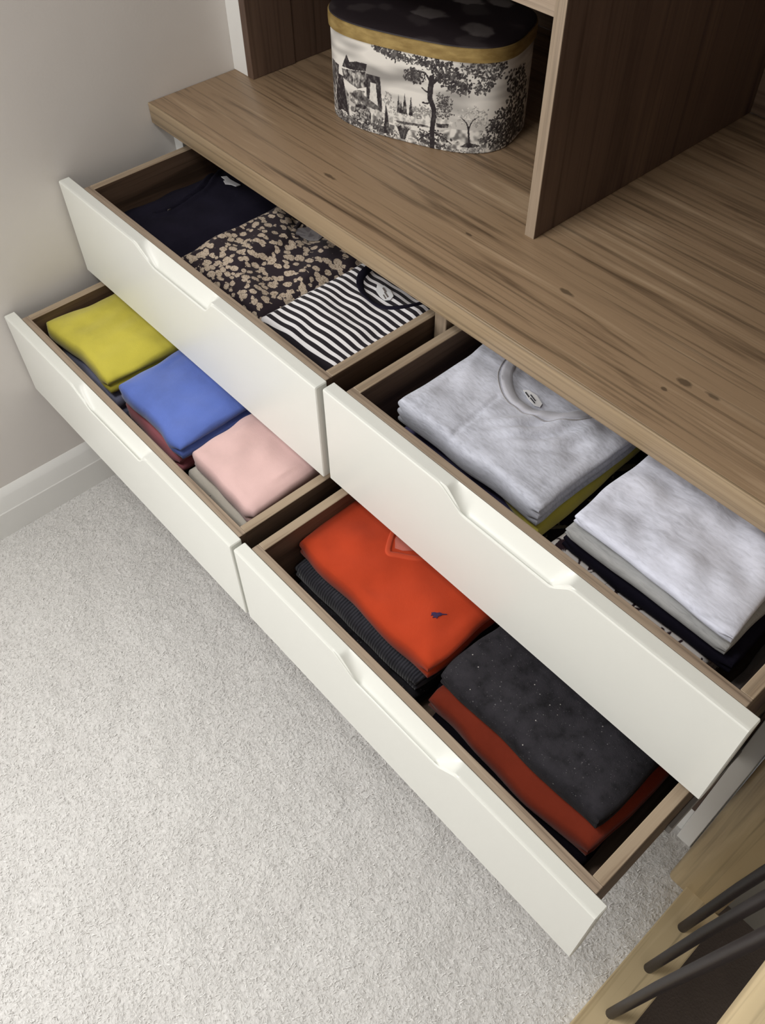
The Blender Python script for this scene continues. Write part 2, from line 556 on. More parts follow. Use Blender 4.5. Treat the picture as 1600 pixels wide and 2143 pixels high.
def drawer_front(name, x0, x1, z0, z1, yf, hx, parent, tf=.022, d=.0275):
    """lacquered front whose top edge dips to a scooped finger pull between hx[0]..hx[3]"""
    xs = sorted(set(list(np.linspace(x0 + .0015, hx[0] - .012, 12)) + list(np.linspace(hx[0] - .012, hx[1] + .02, 40)) +
                    list(np.linspace(hx[1] + .02, hx[2] - .02, 14)) + list(np.linspace(hx[2] - .02, hx[3] + .012, 40)) + list(np.linspace(hx[3] + .012, x1 - .0015, 12))))

    def trap(x, a, b, c, e):
        t = min((x - a) / (b - a), (e - x) / (e - c), 1)
        t = max(t, 0)
        return t
    vs, fs = [], []
    rows = []

    def section(x, inset):
        t1 = np.mean([trap(x + q, *hx) for q in np.linspace(-.006, .006, 7)])
        t2 = np.mean([trap(x + q, hx[0] + .010, hx[1] + .004, hx[2] - .004, hx[3] - .006) for q in np.linspace(-.003, .003, 5)])
        y0, y1 = yf + inset, yf + tf - inset
        zt, zb = z1 - inset, z0 + inset
        lipz = zt - d * t1
        s = [(y1, zb), (y1, zt - .0008), (y1 - .0008, zt)]
        for q in np.linspace(.06, 1, 9):
            yy = (y1 - .0008) + (y0 + .0032 - (y1 - .0008)) * q
            full = zt - t2 * ((d + .0045) * (1 - (1 - q) ** 2.1) * .999)
            s.append((yy, min(full, zt)))
        s += [(y0 + .0020, lipz - .0003 * (1 - t1)), (y0 + .0008, lipz - .0005), (y0, lipz - .0022), (y0, lipz - .0042), (y0, zb + .004), (y0, zb + .0008), (y0 + .0008, zb)]
        return s
    allx = [(x0, .0015)] + [(x, 0.0) for x in xs] + [(x1, .0015)]
    for x, ins in allx:
        s = section(x, ins)
        rows.append(len(vs))
        for (y, z) in s:
            vs.append((x, y, z))
    k = len(section(xs[0], 0))
    for i in range(len(allx) - 1):
        for j in range(k):
            a, b = rows[i] + j, rows[i] + (j + 1) % k
            c, e = rows[i + 1] + (j + 1) % k, rows[i + 1] + j
            fs.append((a, b, c, e))
    fs += [tuple(rows[0] + j for j in range(k)), tuple(rows[-1] + j for j in range(k))]
    return obj(name, vs, fs, m_cream, parent, smooth=28)


def drawer(bx0, bx1, fx0, fx1, z0, z1, yf, hx, depth=.46, wall=.0165, bot=.012, rail=.0138):
    yb = yf + .022
    zf = z0 + .022
    dr = box('drawer', (bx0 + wall, bx1 - wall), (yb + wall, yb + depth - wall), (zf - bot, zf), m_base, dc, .0005)
    drawer_front('drawer_front', fx0, fx1, z0, z1, yf, hx, dr)
    t = z1 - .0008
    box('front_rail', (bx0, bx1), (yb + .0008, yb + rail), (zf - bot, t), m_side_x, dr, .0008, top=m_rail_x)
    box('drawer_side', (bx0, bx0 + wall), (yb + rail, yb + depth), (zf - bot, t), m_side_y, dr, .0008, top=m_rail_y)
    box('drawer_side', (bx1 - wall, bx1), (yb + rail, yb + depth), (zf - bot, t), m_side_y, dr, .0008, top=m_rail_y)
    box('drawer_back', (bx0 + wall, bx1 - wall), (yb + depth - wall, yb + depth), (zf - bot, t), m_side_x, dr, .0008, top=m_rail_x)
    for x in (bx0 - .004, bx1 + .004):
        box('runner', (x - .004, x + .004), (yb + .2, yb + depth), (zf - .004, zf + .018), m_runner, dr, .001)
    return zf


zTL = drawer(.064, .7695, .0095, .7735, .5500, .7462, -.219, (.272, .326, .484, .510))
zTR = drawer(.8075, 1.4765, .7805, 1.4955, .5500, .7462, -.2121, (1.026, 1.066, 1.222, 1.250))
zBL = drawer(.038, .7665, .0075, .7735, .3390, .5323, -.4095, (.270, .326, .4965, .524))
zBR = drawer(.7975, 1.4805, .7805, 1.4985, .3390, .5323, -.4085, (1.024, 1.069, 1.2346, 1.268))

# ------------------------------------------------------------------ open wardrobe above the worktop
sh = empty('open_wardrobe', (.75, .5, TC), 'tall walnut open shelving standing on the back of the worktop', 'wardrobe')
box('side_panel', (.047, .0657), (.2035, .31), (TC, 2.3), m_wood_z, sh)
box('side_panel', (.047, .0630), (.31, .80), (TC, 2.3), m_wood_z, sh)
dv = box('divider_panel', (.7854, .8043), (.2048, .80), (TC, 2.3), m_wood_z, sh)
box('edge_strip', (.7854, .8043), (.2031, .2048), (TC, 2.3), m_lip_z, dv, .0004)
sp = box('shelf', (.0657, .7854), (.2055, .80), (1.1375, 1.175), m_back, sh)
box('edge_strip', (.0657, .7854), (.2038, .2055), (1.1375, 1.175), m_rail_x, sp, .0004)
box('back_panel', (.047, 1.515), (.80, .812), (TC, 2.3), m_back, sh)
box('side_panel', (1.49, 1.515), (.2035, .80), (TC, 2.3), m_wood_z, sh)

# ------------------------------------------------------------------ folded clothes
def folded(name, label, x, y, z, mat, r=.014, seed=1, wr=.0012, lob=(1, 2), nx=46, ny=46, skew=0, sag=.004, jit=.003,
           zfun=None, wang=None, wfreq=(6, 22), corners=None, cat='clothing', group=None, edge_wave=.0, mats=None):
    """folded garment: a soft slab with rounded, layered edges; x, y, z give its outer size"""
    h = z[1] - z[0]
    if corners is None:
        corners = [(x[0], y[0]), (x[1], y[0]), (x[1], y[1]), (x[0], y[1])]
    C_ = np.array(corners, float)
    cen = C_.mean(0)
    C_ = C_ + np.sign(cen - C_) * r
    u, v = np.meshgrid(np.linspace(0, 1, nx), np.linspace(0, 1, ny))
    def bil(u, v):
        return ((1 - u) * (1 - v))[..., None] * C_[0] + (u * (1 - v))[..., None] * C_[1] + (u * v)[..., None] * C_[2] + ((1 - u) * v)[..., None] * C_[3]
    G = bil(u, v)
    W1, W2, W3 = Waves(seed, *wfreq, ang=wang, spread=1.2 if wang is not None else 3.2), Waves(seed + 50, 2, 6), Waves(seed + 90, 3, 9)
    gx, gy = G[..., 0] + .0, G[..., 1] + .0
    ed = np.minimum(np.minimum(u, 1 - u) * (x[1] - x[0]), np.minimum(v, 1 - v) * (y[1] - y[0]))
    top = z[1] - .0005 - sag * np.exp(-ed / .02) * .6 - sag * .3 + wr * W1(gx, gy) * np.clip(ed / .012, .25, 1) + wr * .8 * W2(gx, gy)
    if zfun is not None:
        top = top + zfun(gx, gy)
    G3 = np.stack([gx + jit * W2(gy, gx) * .5, gy + jit * W3(gx, gy) * .5, top], -1)
    vs = list(G3.reshape(-1, 3))
    fs = []
    for j in range(ny - 1):
        for i in range(nx - 1):
            a = j * nx + i
            fs.append((a, a + 1, a + nx + 1, a + nx))
    loop = [i for i in range(nx)] + [j * nx + nx - 1 for j in range(1, ny)] + [(ny - 1) * nx + i for i in range(nx - 2, -1, -1)] + [j * nx for j in range(ny - 2, 0, -1)]
    n = len(loop)
    B = np.array([vs[i] for i in loop])
    # outline normals, rounded at the corners
    T = np.roll(B[:, :2], -1, 0) - np.roll(B[:, :2], 1, 0)
    nn = np.stack([T[:, 1], -T[:, 0]], 1)
    for _ in range(1):
        nn = (np.roll(nn, 1, 0) + 2 * nn + np.roll(nn, -1, 0))
    nn /= np.linalg.norm(nn, axis=1)[:, None]
    wside = np.abs(nn[:, 0]) ** 2
    Lm = max(lob)
    K = 7 * Lm + 2
    def lobes(t, L):
        f = (t * L) % 1.0 if t < 1 else 1.0
        p = math.sqrt(max(0, 1 - (2 * f - 1) ** 2)) ** .8
        if L > 1 and .02 < t < .98:
            kk = round(t * L)
            if 0 < kk < L:
                p = max(p, .30)
        return p
    prev = loop
    cb = 1 + .32 * np.exp(-((np.abs(nn[:, 0]) - np.abs(nn[:, 1])) / .45) ** 2)
    WN = Waves(seed + 7, 4, 14)
    ph = WN(B[:, 0] + B[:, 1] * 1.3, B[:, 0] * .6)
    for k in range(1, K + 1):
        t = k / K
        ring = []
        for q in range(n):
            tt = min(1.0, max(0.0, t + (.035 * ph[q] * math.sin(math.pi * t))))
            pr = lobes(tt, lob[0]) * (1 - wside[q]) + lobes(tt, lob[1]) * wside[q]
            off = r * pr * (1 + .12 * ph[q]) * cb[q]
            zz = B[q, 2] * (1 - t) + z[0] * t
            vs.append(np.array([B[q, 0] + nn[q, 0] * off, B[q, 1] + nn[q, 1] * off, zz]))
            ring.append(len(vs) - 1)
        for q in range(n):
            fs.append((prev[q], ring[q], ring[(q + 1) % n], prev[(q + 1) % n]))
        prev = ring
    fs.append(tuple(reversed(prev)))
    o = obj(name, vs, fs, mat, None, (cen[0], cen[1], z[0]), smooth=75)
    tag(o, label, cat, group)
    return o, lambda px, py: float(np.interp(px, [0], [0])) + z[1]


def top_z(o, px, py):
    """height of a garment's top right under (px, py)"""
    g_ = org(o)
    hit, loc, nor, idx = o.ray_cast(Vector((px, py, 5)) - g_, Vector((0, 0, -1)))
    return (loc + g_).z if hit else g_.z


def ribbon(name, o, pts, width, mat, lift=.0012, thick=.0016, label=None, n=7):
    """strip of cloth lying along a line on top of garment o"""
    P = smooth_line(pts, n)
    vs, fs = [], []
    for i, p in enumerate(P):
        d = P[min(i + 1, len(P) - 1)] - P[max(i - 1, 0)]
        d /= np.linalg.norm(d)
        nrm = np.array([-d[1], d[0]])
        for s, hz in ((-.5, -.0008), (-.42, .6), (-.2, 1.0), (.2, 1.0), (.42, .6), (.5, -.0008)):
            q = p + nrm * s * width
            zz = top_z(o, q[0], q[1])
            vs.append((q[0], q[1], zz + (lift * 0 + thick * hz if hz > 0 else -.0008) + lift * (hz > 0)))
    k = 6
    for i in range(len(P) - 1):
        for j in range(k - 1):
            a = i * k + j
            fs.append((a, a + 1, a + k + 1, a + k))
        fs.append((i * k, i * k + k, i * k + 2 * k - 1, i * k + k - 1))
    fs += [tuple(range(k)), tuple((len(P) - 1) * k + j for j in range(k))]
    r = obj(name, vs, fs, mat, o, smooth=60)
    if label:
        r['label'] = label
    return r


def patch(name, o, poly, mat, lift=.001, thick=.0008, label=None, parent=None):
    """thin shape (label, badge, button) lying on garment o, outline poly"""
    k = len(poly)
    cx, cy = sum(p[0] for p in poly) / k, sum(p[1] for p in poly) / k
    vs = [(p[0], p[1], top_z(o, p[0], p[1]) + lift + thick) for p in poly] + [(p[0], p[1], top_z(o, p[0], p[1]) + lift - .0004) for p in poly]
    vs += [(cx, cy, top_z(o, cx, cy) + lift + thick * 1.3), (cx, cy, top_z(o, cx, cy) + lift - .0004)]
    fs = []
    for i in range(k):
        j = (i + 1) % k
        fs += [(i, j, 2 * k), (k + j, k + i, 2 * k + 1), (i, k + i, k + j, j)]
    r = obj(name, vs, fs, mat, parent or o, smooth=60)
    if label:
        r['label'] = label
    return r


def seg_dist(x, y, pts):
    d = np.full(np.shape(x), 9.0)
    for (ax, ay), (bx_, by_) in zip(pts[:-1], pts[1:]):
        vx, vy = bx_ - ax, by_ - ay
        t = np.clip(((x - ax) * vx + (y - ay) * vy) / (vx * vx + vy * vy), 0, 1)
        d = np.minimum(d, np.hypot(x - ax - t * vx, y - ay - t * vy))
    return d


# ---- top left drawer
crease = [(.161, -.111), (.165, -.092), (.164, -.065), (.159, -.034), (.157, -.011), (.146, .014), (.129, .034), (.093, .074)]
def z_navy(x, y):
    d = seg_dist(x, y, crease)
    return .006 * np.exp(-((d - .007) / .006) ** 2) - .006 * np.exp(-(d / .004) ** 2) - .02 * np.clip((.14 - x) / .06, 0, 1) ** 1.3 - .014 * np.clip((x - .262) / .03, 0, 1)
o, _ = folded('folded_polo_shirt', 'folded black polo shirt with small white tag at the left end of the top drawer', (.083, .318), (-.168, .17), (zTL, .702), m_navy, .016, 11, .0016, (1, 3), zfun=z_navy, nx=70, ny=70)
patch('neck_tag', o, [(.140, .052), (.144, .062), (.156, .0615), (.166, .0640), (.184, .066), (.185, .055), (.172, .052), (.166, .043), (.155, .0465), (.154, .052)], m_label, .0015, .001, 'small white cloth neck tag')
patch('button', o, [(.170 + .0035 * math.cos(t), -.088 + .0035 * math.sin(t)) for t in np.linspace(0, 5.6, 9)], m_greyx, .002, .001)

flap = [(.337, .10), (.377, .044), (.397, .021), (.418, .005), (.430, -.022), (.434, -.060), (.436, -.11)]
def z_leo(x, y):
    xs = np.interp(y, [-.11, -.06, -.022, .005, .021, .044, .10], [.436, .434, .430, .418, .397, .377, .337])
    s = xs - x
    return .009 / (1 + np.exp(-np.clip(s / .0022, -30, 30))) * np.clip((y + .13) / .05, 0, 1) + .004 * np.exp(-((s - .03) / .02) ** 2) - .012 * np.exp(-(((x - .425) / .022) ** 2 + ((y - .05) / .022) ** 2)) - .006 * np.clip((x - .535) / .02, 0, 1)
o, _ = folded('folded_blouse', 'folded black blouse with cream blotch print beside the striped shirt', (.322, .560), (-.168, .17), (zTL, .722), m_leo, .014, 12, .0022, (1, 3), zfun=z_leo, nx=70, ny=70, wang=.9, wfreq=(8, 26))
patch('lining', o, [(.398, .036), (.410, .064), (.425, .074), (.445, .064), (.452, .046), (.436, .036), (.420, .026), (.408, .024)], m_lining, .0008, .0006, 'silvery grey satin lining showing at the neck')
ribbon('collar_edge', o, [(.385, .062), (.398, .036), (.416, .018), (.424, .024)], .008, m_leo)

def z_str(x, y):
    e = np.hypot((x - .652) / .060, (y - .055) / .062)
    return -.009 / (1 + np.exp(np.clip((e - 1) / .05, -30, 30)))
o, _ = folded('striped_shirt', 'folded black and white striped shirt with a dark round collar', (.558, .7515), (-.170, .17), (zTL, .731), m_stripe, .012, 13, .0013, (1, 3), zfun=z_str, nx=64, ny=64)
ribbon('collar', o, [(.583, .060), (.589, .036), (.598, .018), (.621, .001), (.655, -.008), (.686, -.002), (.704, .016), (.716, .042), (.722, .060)], .0125, m_navy, .001, .0022, 'dark navy ribbed collar')
patch('neck_label', o, [(.627, .030), (.636, .038), (.652, .038), (.668, .030), (.671, .020), (.664, .013), (.652, .014), (.638, .018)], m_label, .0015, .0008, 'white printed neck label')
lb = o.children[-1]
for q in ((.640, .030, .012, .0035), (.650, .025, .014, .003), (.654, .019, .010, .0022)):
    patch('label_print', o, [(q[0], q[1]), (q[0] + q[2], q[1] - q[2] * .35), (q[0] + q[2], q[1] - q[2] * .35 + q[3]), (q[0], q[1] + q[3])], m_greyx, .0028, .0002, parent=lb)

# ---- bottom left drawer
folded('folded_jumper', 'slate blue folded jumper underneath the mustard yellow one', (.066, .292), (-.347, -.06), (zBL, .4745), m_slate, .014, 21, .001, (2, 3))
folded('folded_jumper', 'mustard yellow folded jumper on top of the slate blue one', (.061, .297), (-.350, -.05), (.475, .527), m_yellow, .017, 22, .0016, (1, 2), sag=.007, jit=.006)
folded('folded_blouse', 'black folded top with pale squiggle print below the rose pink jumper', (.315, .492), (-.337, -.07), (zBL, .417), m_squig, .016, 23, .001, (2, 3))
folded('folded_jumper', 'rose pink folded jumper between blue jumper and black printed top', (.303, .498), (-.342, -.07), (.4175, .4735), m_rose, .016, 24, .001, (1, 2), sag=.006)
folded('folded_jumper', 'cornflower blue folded jumper in the middle of the bottom left drawer', (.309, .522), (-.343, -.05), (.474, .527), m_blue, .016, 25, .0016, (1, 2), sag=.007, jit=.005)
o, _ = folded('folded_cardigan', 'cream folded cardigan with dark button underneath the pale pink jumper', (.526, .738), (-.344, -.07), (zBL, .468), m_creamw, .013, 26, .001, (2, 3))
patch('button', o, [(.602 + .005 * math.cos(t), -.348 + .005 * math.sin(t)) for t in np.linspace(0, 5.6, 9)], m_greyx, .0, .0015, 'dark round button')
folded('folded_jumper', 'pale pink folded jumper at the right end of the bottom left drawer', (.541, .728), (-.341, -.05), (.4685, .526), m_pink, .016, 27, .0018, (1, 2), sag=.007, jit=.005)

# ---- top right drawer
folded('folded_blouse', 'dark leaf printed folded top at the bottom of the grey tee stack', (.842, 1.130), (-.135, .20), (zTR, .6115), m_leafd, .016, 31, .002, (2, 3), jit=.006)
folded('folded_shirt', 'indigo blue folded shirt visible along the front under the grey marl tee', (.846, 1.098), (-.140, .2), (.612, .6545), m_navy2, .012, 32, .001, (1, 2))
folded('folded_shirt', 'yellow folded shirt sticking out on the right below the grey marl tee', (.874, 1.138), (-.128, .2), (.655, .6895), m_yelt, .012, 33, .0006, (1, 1), sag=.0005, jit=.002, corners=[(.874, -.055), (1.141, -.137), (1.132, .2), (.874, .2)])
def z_tee(x, y):
    e = np.hypot((x - .998) / .058, (y - .062) / .070)
    f = np.exp(-((x - 1.05 - .3 * (y + .02)) / .05) ** 2) * np.exp(-((y + .03) / .05) ** 2)
    return -.008 / (1 + np.exp(np.clip((e - 1) / .05, -30, 30))) + .0042 * f * np.sin((x - .55 * y) * 210 + 2 * np.sin(y * 40)) - .0022 * np.exp(-((x - .963 + .1 * (y + .07)) / .004) ** 2) * (y < -.02)
o, _ = folded('folded_tee', 'light grey marl folded tee with round neck in the top right drawer', (.862, 1.134), (-.142, .2), (.690, .741), m_tee, .011, 35, .0022, (1, 3), zfun=z_tee, nx=84, ny=84, sag=.005, jit=.004)
ribbon('collar', o, [(.921, .068), (.924, .034), (.940, .008), (.966, -.010), (.995, -.016), (1.024, -.007), (1.049, .012), (1.066, .04), (1.07, .07)], .019, m_collar, .0008, .0022, 'ribbed grey neckband')
ribbon('seam', o, [(.909, .068), (.912, .032), (.930, .000), (.960, -.021), (.996, -.028), (1.030, -.018), (1.060, .006), (1.079, .04)], .0022, m_tee2, .0003, .0008)
lb = patch('neck_label', o, [(.970, .012), (.976, .0175), (.990, .020), (1.006, .014), (1.009, .006), (1.002, .001), (.988, .004)], m_label, .0022, .0008, 'white printed neck label')
for q in ((.976, .0095, .010, .0022), (.984, .0120, .013, .002), (.988, .0070, .012, .002)):
    patch('label_print', o, [(q[0], q[1]), (q[0] + q[2], q[1] - q[2] * .3), (q[0] + q[2], q[1] - q[2] * .3 + q[3]), (q[0], q[1] + q[3])], m_ink, .0036, .0002, parent=lb)

folded('folded_shirt', 'white leaf printed folded shirt at the bottom of the pale heather stack', (1.152, 1.408), (-.152, .2), (zTR, .668), m_leafw, .010, 41, .0004, (2, 3), sag=.0, jit=.001)
folded('folded_shirt', 'dark navy folded shirt beneath the ash grey one', (1.170, 1.430), (-.1245, .2), (.6685, .702), m_navy, .014, 42, .0008, (1, 2), sag=.004)
folded('folded_tee', 'ash grey folded tee below the pale heather one', (1.172, 1.419), (-.127, .2), (.7025, .723), m_grey2, .009, 43, .0008, (1, 2))
folded('folded_tee', 'pale heather grey folded tee on top of the right hand stack', (1.176, 1.416), (-.121, .2), (.7235, .750), m_heath, .010, 44, .0018, (1, 2), sag=.005, jit=.004, wfreq=(8, 28))
folded('rolled_cloth', 'taupe rolled cloth tucked into the far right corner of the drawer', (1.434, 1.4595), (-.150, .10), (zTR, .640), m_greyx, .010, 45, .001, (1, 1), nx=16, ny=40)

# ---- bottom right drawer
folded('folded_jumper', 'plain charcoal folded jumper at the bottom below the ribbed one', (.816, 1.106), (-.337, -.05), (zBR, .4105), m_speck, .016, 51, .001, (1, 2))
folded('folded_jumper', 'charcoal ribbed folded jumper underneath the orange red jumper', (.8155, 1.106), (-.327, -.05), (.411, .4565), m_rib, .016, 52, .001, (1, 2))
folded('black_strip', 'narrow black strip in the gap right of the orange red jumper', (1.122, 1.136), (-.300, -.05), (zBR, .44), m_blackc, .006, 58, .001, (1, 1), nx=12, ny=30)  # narrow dark strip filling the gap between the two stacks
o, _ = folded('folded_jumper', 'orange red folded jumper with purple embroidered badge in the bottom right drawer', (.8145, 1.118), (-.314, -.03), (.457, .510), m_orange, .015, 53, .0012, (1, 2), sag=.007, jit=.004)
ribbon('collar', o, [(.899, -.17), (.908, -.188), (.921, -.209), (.934, -.222), (.948, -.213), (.972, -.196), (.985, -.180)], .010, m_osat, .0006, .0016, 'orange ribbed v neck edge')
patch('neck_label', o, [(.915, -.180), (.921, -.197), (.934, -.209), (.946, -.203), (.958, -.190), (.965, -.172), (.93, -.165)], m_olabel, .0008, .0005, 'sheer orange woven neck label')
# rider on a horse, embroidered
bd = patch('embroidered_badge', o, [(1.0602, -0.2507), (1.0627, -0.2464), (1.0658, -0.2445), (1.0682, -0.2402), (1.0713, -0.2389), (1.0732, -0.2420), (1.0713, -0.2464), (1.0726, -0.2513), (1.0701, -0.2507), (1.0676, -0.2551), (1.0658, -0.2507), (1.0633, -0.2544), (1.0620, -0.2513)], m_logo, .0006, .0008, 'purple embroidered rider on horseback')
patch('embroidered_stick', o, [(1.0713, -0.2396), (1.0763, -0.2334), (1.0772, -0.2341), (1.0723, -0.2408)], m_logo, .0006, .0006, parent=bd)

folded('folded_jumper', 'black folded jumper at the bottom of the speckled stack', (1.142, 1.434), (-.331, -.05), (zBR, .4005), m_blackc, .014, 54, .001, (1, 2))
folded('folded_jumper', 'rust red folded jumper beneath the speckled charcoal one', (1.130, 1.440), (-.322, -.05), (.401, .4485), m_rust, .016, 55, .0012, (1, 2), sag=.005, jit=.005)
folded('folded_jumper', 'speckled charcoal folded jumper on top of the rust red one', (1.132, 1.428), (-.301, -.04), (.449, .501), m_speck, .014, 56, .0016, (1, 2), sag=.006, jit=.003)

# ------------------------------------------------------------------ patterned storage box
BCX, BCY, BA, BB, BYAW, BN = .4031, .3586, .1771, .1083, .3504, 3.03
BH, LH = .157, .1815
st = empty('storage_box', (BCX, BCY, TC), 'oval storage box with black and white landscape print and gold lid band', 'box')


def contour(th, o=0.0):
    c, s = np.cos(th), np.sin(th)
    x = (BA + o) * np.sign(c) * np.abs(c) ** (2 / BN)
    y = (BB + o) * np.sign(s) * np.abs(s) ** (2 / BN)
    return np.stack([BCX + x * math.cos(BYAW) - y * math.sin(BYAW), BCY + x * math.sin(BYAW) + y * math.cos(BYAW)], -1)


th_ = np.linspace(-np.pi, np.pi, 4001)
c_ = contour(th_)
S_ = np.r_[0, np.cumsum(np.linalg.norm(np.diff(c_, axis=0), axis=1))]
PER = S_[-1]
# print drawn in millimetres along the wall (s) and up it (h)
DW, DH = 1080, 320                      # half-millimetre drawing grid over s 0..540
gs, gh = np.meshgrid(np.arange(DW) * .5, np.arange(DH) * .5)
wl, ws, wf2 = Waves(71, .004, .012), Waves(72, .01, .05), Waves(73, .06, .25, 40)
sky = .76 - .13 * np.clip((190 - gs) / 150, 0, 1) * (gh > 95) + .13 * np.clip(ws(gs * .35, gh * 1.6), -1.5, 1.5) * (gh > 60)
img = sky - .08 * np.clip(wl(gs, gh * 2), -1, 1)
g = np.random.default_rng(9)
cloth_hi = wf2(gs, gh)
ws3 = Waves(74, .03, .12, 30)(gs, gh)


def inpoly(poly):
    msk = np.zeros(gs.shape, bool)
    k = len(poly)
    for i in range(k):
        x0, y0 = poly[i]
        x1, y1 = poly[(i + 1) % k]
        if y0 == y1:
            continue
        cnd = ((gh >= min(y0, y1)) & (gh < max(y0, y1)))
        xx = x0 + (gh - y0) * (x1 - x0) / (y1 - y0)
        msk ^= cnd & (gs < xx)
    return msk


def fill(poly, v, tex=.08):
    global img
    q = inpoly(poly)
    img = np.where(q, v + tex * cloth_hi, img)


def leaves(poly, n, v=.10, r=(1.2, 4.2), edge=3, tex=.1):
    """foliage: many overlapping dark leaf clumps inside an outline"""
    global img
    q = inpoly(poly)
    ys, xs = np.nonzero(q)
    for _ in range(n):
        i = g.integers(len(xs))
        cx, cy = xs[i] * .5 + g.normal() * edge, ys[i] * .5 + g.normal() * edge
        a, b, t = g.uniform(*r), g.uniform(*r) * .6, g.uniform(0, 3.14)
        x0, x1, y0, y1 = [int(k) for k in (max(0, (cx - 6) * 2), min(DW, (cx + 6) * 2), max(0, (cy - 6) * 2), min(DH, (cy + 6) * 2))]
        if x1 <= x0 or y1 <= y0:
            continue
        X, Y = gs[y0:y1, x0:x1] - cx, gh[y0:y1, x0:x1] - cy
        e = ((X * math.cos(t) + Y * math.sin(t)) / a) ** 2 + ((-X * math.sin(t) + Y * math.cos(t)) / b) ** 2
        val = v + abs(g.normal()) * tex
        img[y0:y1, x0:x1] = np.where(e < 1, val, img[y0:y1, x0:x1])


def stroke(pts, w0, w1, v=.08):
    global img
    pts = smooth_line(pts, 8)
    for i in range(len(pts) - 1):
        t = i / (len(pts) - 1)
        d = seg_dist(gs, gh, [tuple(pts[i]), tuple(pts[i + 1])])
        img = np.where(d < (w0 + (w1 - w0) * t) / 2, v + .05 * cloth_hi, img)


# ground tones
gr = gh < 34 + 8 * np.clip(ws(gs * .3, gs * 0 + 3), -1, 1)
img = np.where(gr, .66 + .28 * np.clip(ws3, -1.2, .9), img)
fill([(58, 0), (58, 60), (105, 84), (130, 55), (130, 0)], .42, .16)
fill([(76, 100), (105, 99), (103, 81), (75, 47), (66, 60)], .24)
fill([(114, 96), (170, 106), (172, 80), (152, 72), (117, 81)], .30, .14)
fill([(115, 100), (128, 124), (135, 113), (150, 118), (174, 120), (171, 107), (146, 102)], .10)
fill([(140, 98), (143, 74), (147, 97)], .7)
fill([(152, 101), (155, 74), (160, 102)], .62)
fill([(172, 104), (200, 103), (204, 48), (195, 51), (191, 91), (181, 91), (177, 60), (171, 59)], .13)
fill([(180, 90), (191, 91), (193, 62), (178, 60)], .78, .04)
fill([(103, 83), (116, 84), (129, 18), (96, 12), (90, 43)], .11)
fill([(132, 60), (152, 70), (168, 72), (162, 56), (178, 44), (175, 32), (132, 46)], .45, .14)
fill([(156, 68), (172, 62), (203, 49), (203, 43), (172, 46), (131, 58)], .28)
fill([(139, 16), (146, 42), (165, 49), (180, 36), (180, 16), (166, 6), (136, 3)], .2, .14)
for _ in range(46):
    cx = g.uniform(60, 420)
    leaves([(cx, 0), (cx, 14), (cx + g.uniform(8, 22), g.uniform(6, 26)), (cx + 16, 0)], 16, g.uniform(.12, .5), (.7, 2.2), 2.5, .12)
for _ in range(26):
    cx, cy = g.uniform(60, 440), g.uniform(3, 30)
    fill([(cx, cy), (cx + 8, cy + 2.4), (cx + 20, cy + 1), (cx + 14, cy - 1.6)], .82, .06)
leaves([(142, 18), (150, 40), (172, 38), (174, 16)], 60, .5, (1, 2.6), 2)
leaves([(100, 2), (100, 14), (176, 12), (172, 2)], 90, .12, (1.2, 3), 3)
leaves([(180, 20), (222, 17), (222, 3), (190, 5)], 110, .15, (1.2, 3), 3)
fill([(184, 34), (226, 28), (226, 40), (190, 46)], .60, .1)
leaves([(188, 22), (205, 34), (204, 18)], 40, .2, (1, 2.4), 2)
leaves([(257, 50), (268, 66), (280, 70), (299, 66), (298, 53), (268, 48)], 170, .34, (1, 2.6), 2.5, .16)
leaves([(214, 50), (228, 62), (250, 60), (256, 48), (230, 44)], 90, .45, (1, 2.4), 2.5, .2)
for a, b, hgt in ((248, 11, 86), (236, 8, 82), (260, 9, 86), (241, 6, 72)):
    fill([(a - b * .45, 50), (a - b * .25, 66), (a, hgt), (a + b * .3, 66), (a + b * .5, 50)], .2, .12)
fill([(206, 6), (209, 40), (211, 62), (215, 40), (219, 8)], .12, .1)
leaves([(207, 66), (212, 82), (221, 79), (221, 62), (211, 60)], 50, .4, (1, 2.4), 1.5)
fill([(226, 41), (260, 46), (299, 51), (299, 46), (287, 40), (232, 35)], .72, .1)
fill([(226, 35), (290, 40), (300, 37), (240, 31)], .25, .1)
fill([(308, 56), (325, 57), (339, 53), (336, 44), (310, 42)], .7, .1)
fill([(308, 47), (332, 49), (330, 42), (310, 40)], .2, .1)
for t in np.linspace(-1, 1, 16):
    stroke([(245 + 4 * t, 6), (245 + 10 * t, 22), (245 + 17 * t, 38 - 9 * abs(t))], 2.4, .6, .16 + .1 * g.random())
leaves([(278, 31), (305, 32), (331, 27), (322, 3), (288, 2), (276, 13)], 150, .13, (1.2, 3.6), 3)
stroke([(305, 30), (325, 22), (338, 14)], 3, 1.5, .1)
stroke([(300, 28), (285, 18), (276, 10)], 3, 1.5, .1)
leaves([(400, 2), (380, 10), (346, 4), (350, 0)], 60, .3, (1, 2.5), 2, .2)
# small pale tree
leaves([(340, 50), (350, 74), (379, 82), (399, 69), (396, 50), (373, 51), (360, 56)], 210, .45, (.9, 2.2), 2.6, .22)
stroke([(369, 12), (367, 37), (363, 53), (352, 64)], 4.2, 1.2, .1)
stroke([(366, 42), (372, 58), (382, 66)], 2.6, 1, .12)
fill([(354, 12), (366, 20), (370, 20), (390, 14), (372, 11)], .1)
leaves([(382, 18), (392, 40), (400, 20)], 30, .2, (1, 2.4), 2)
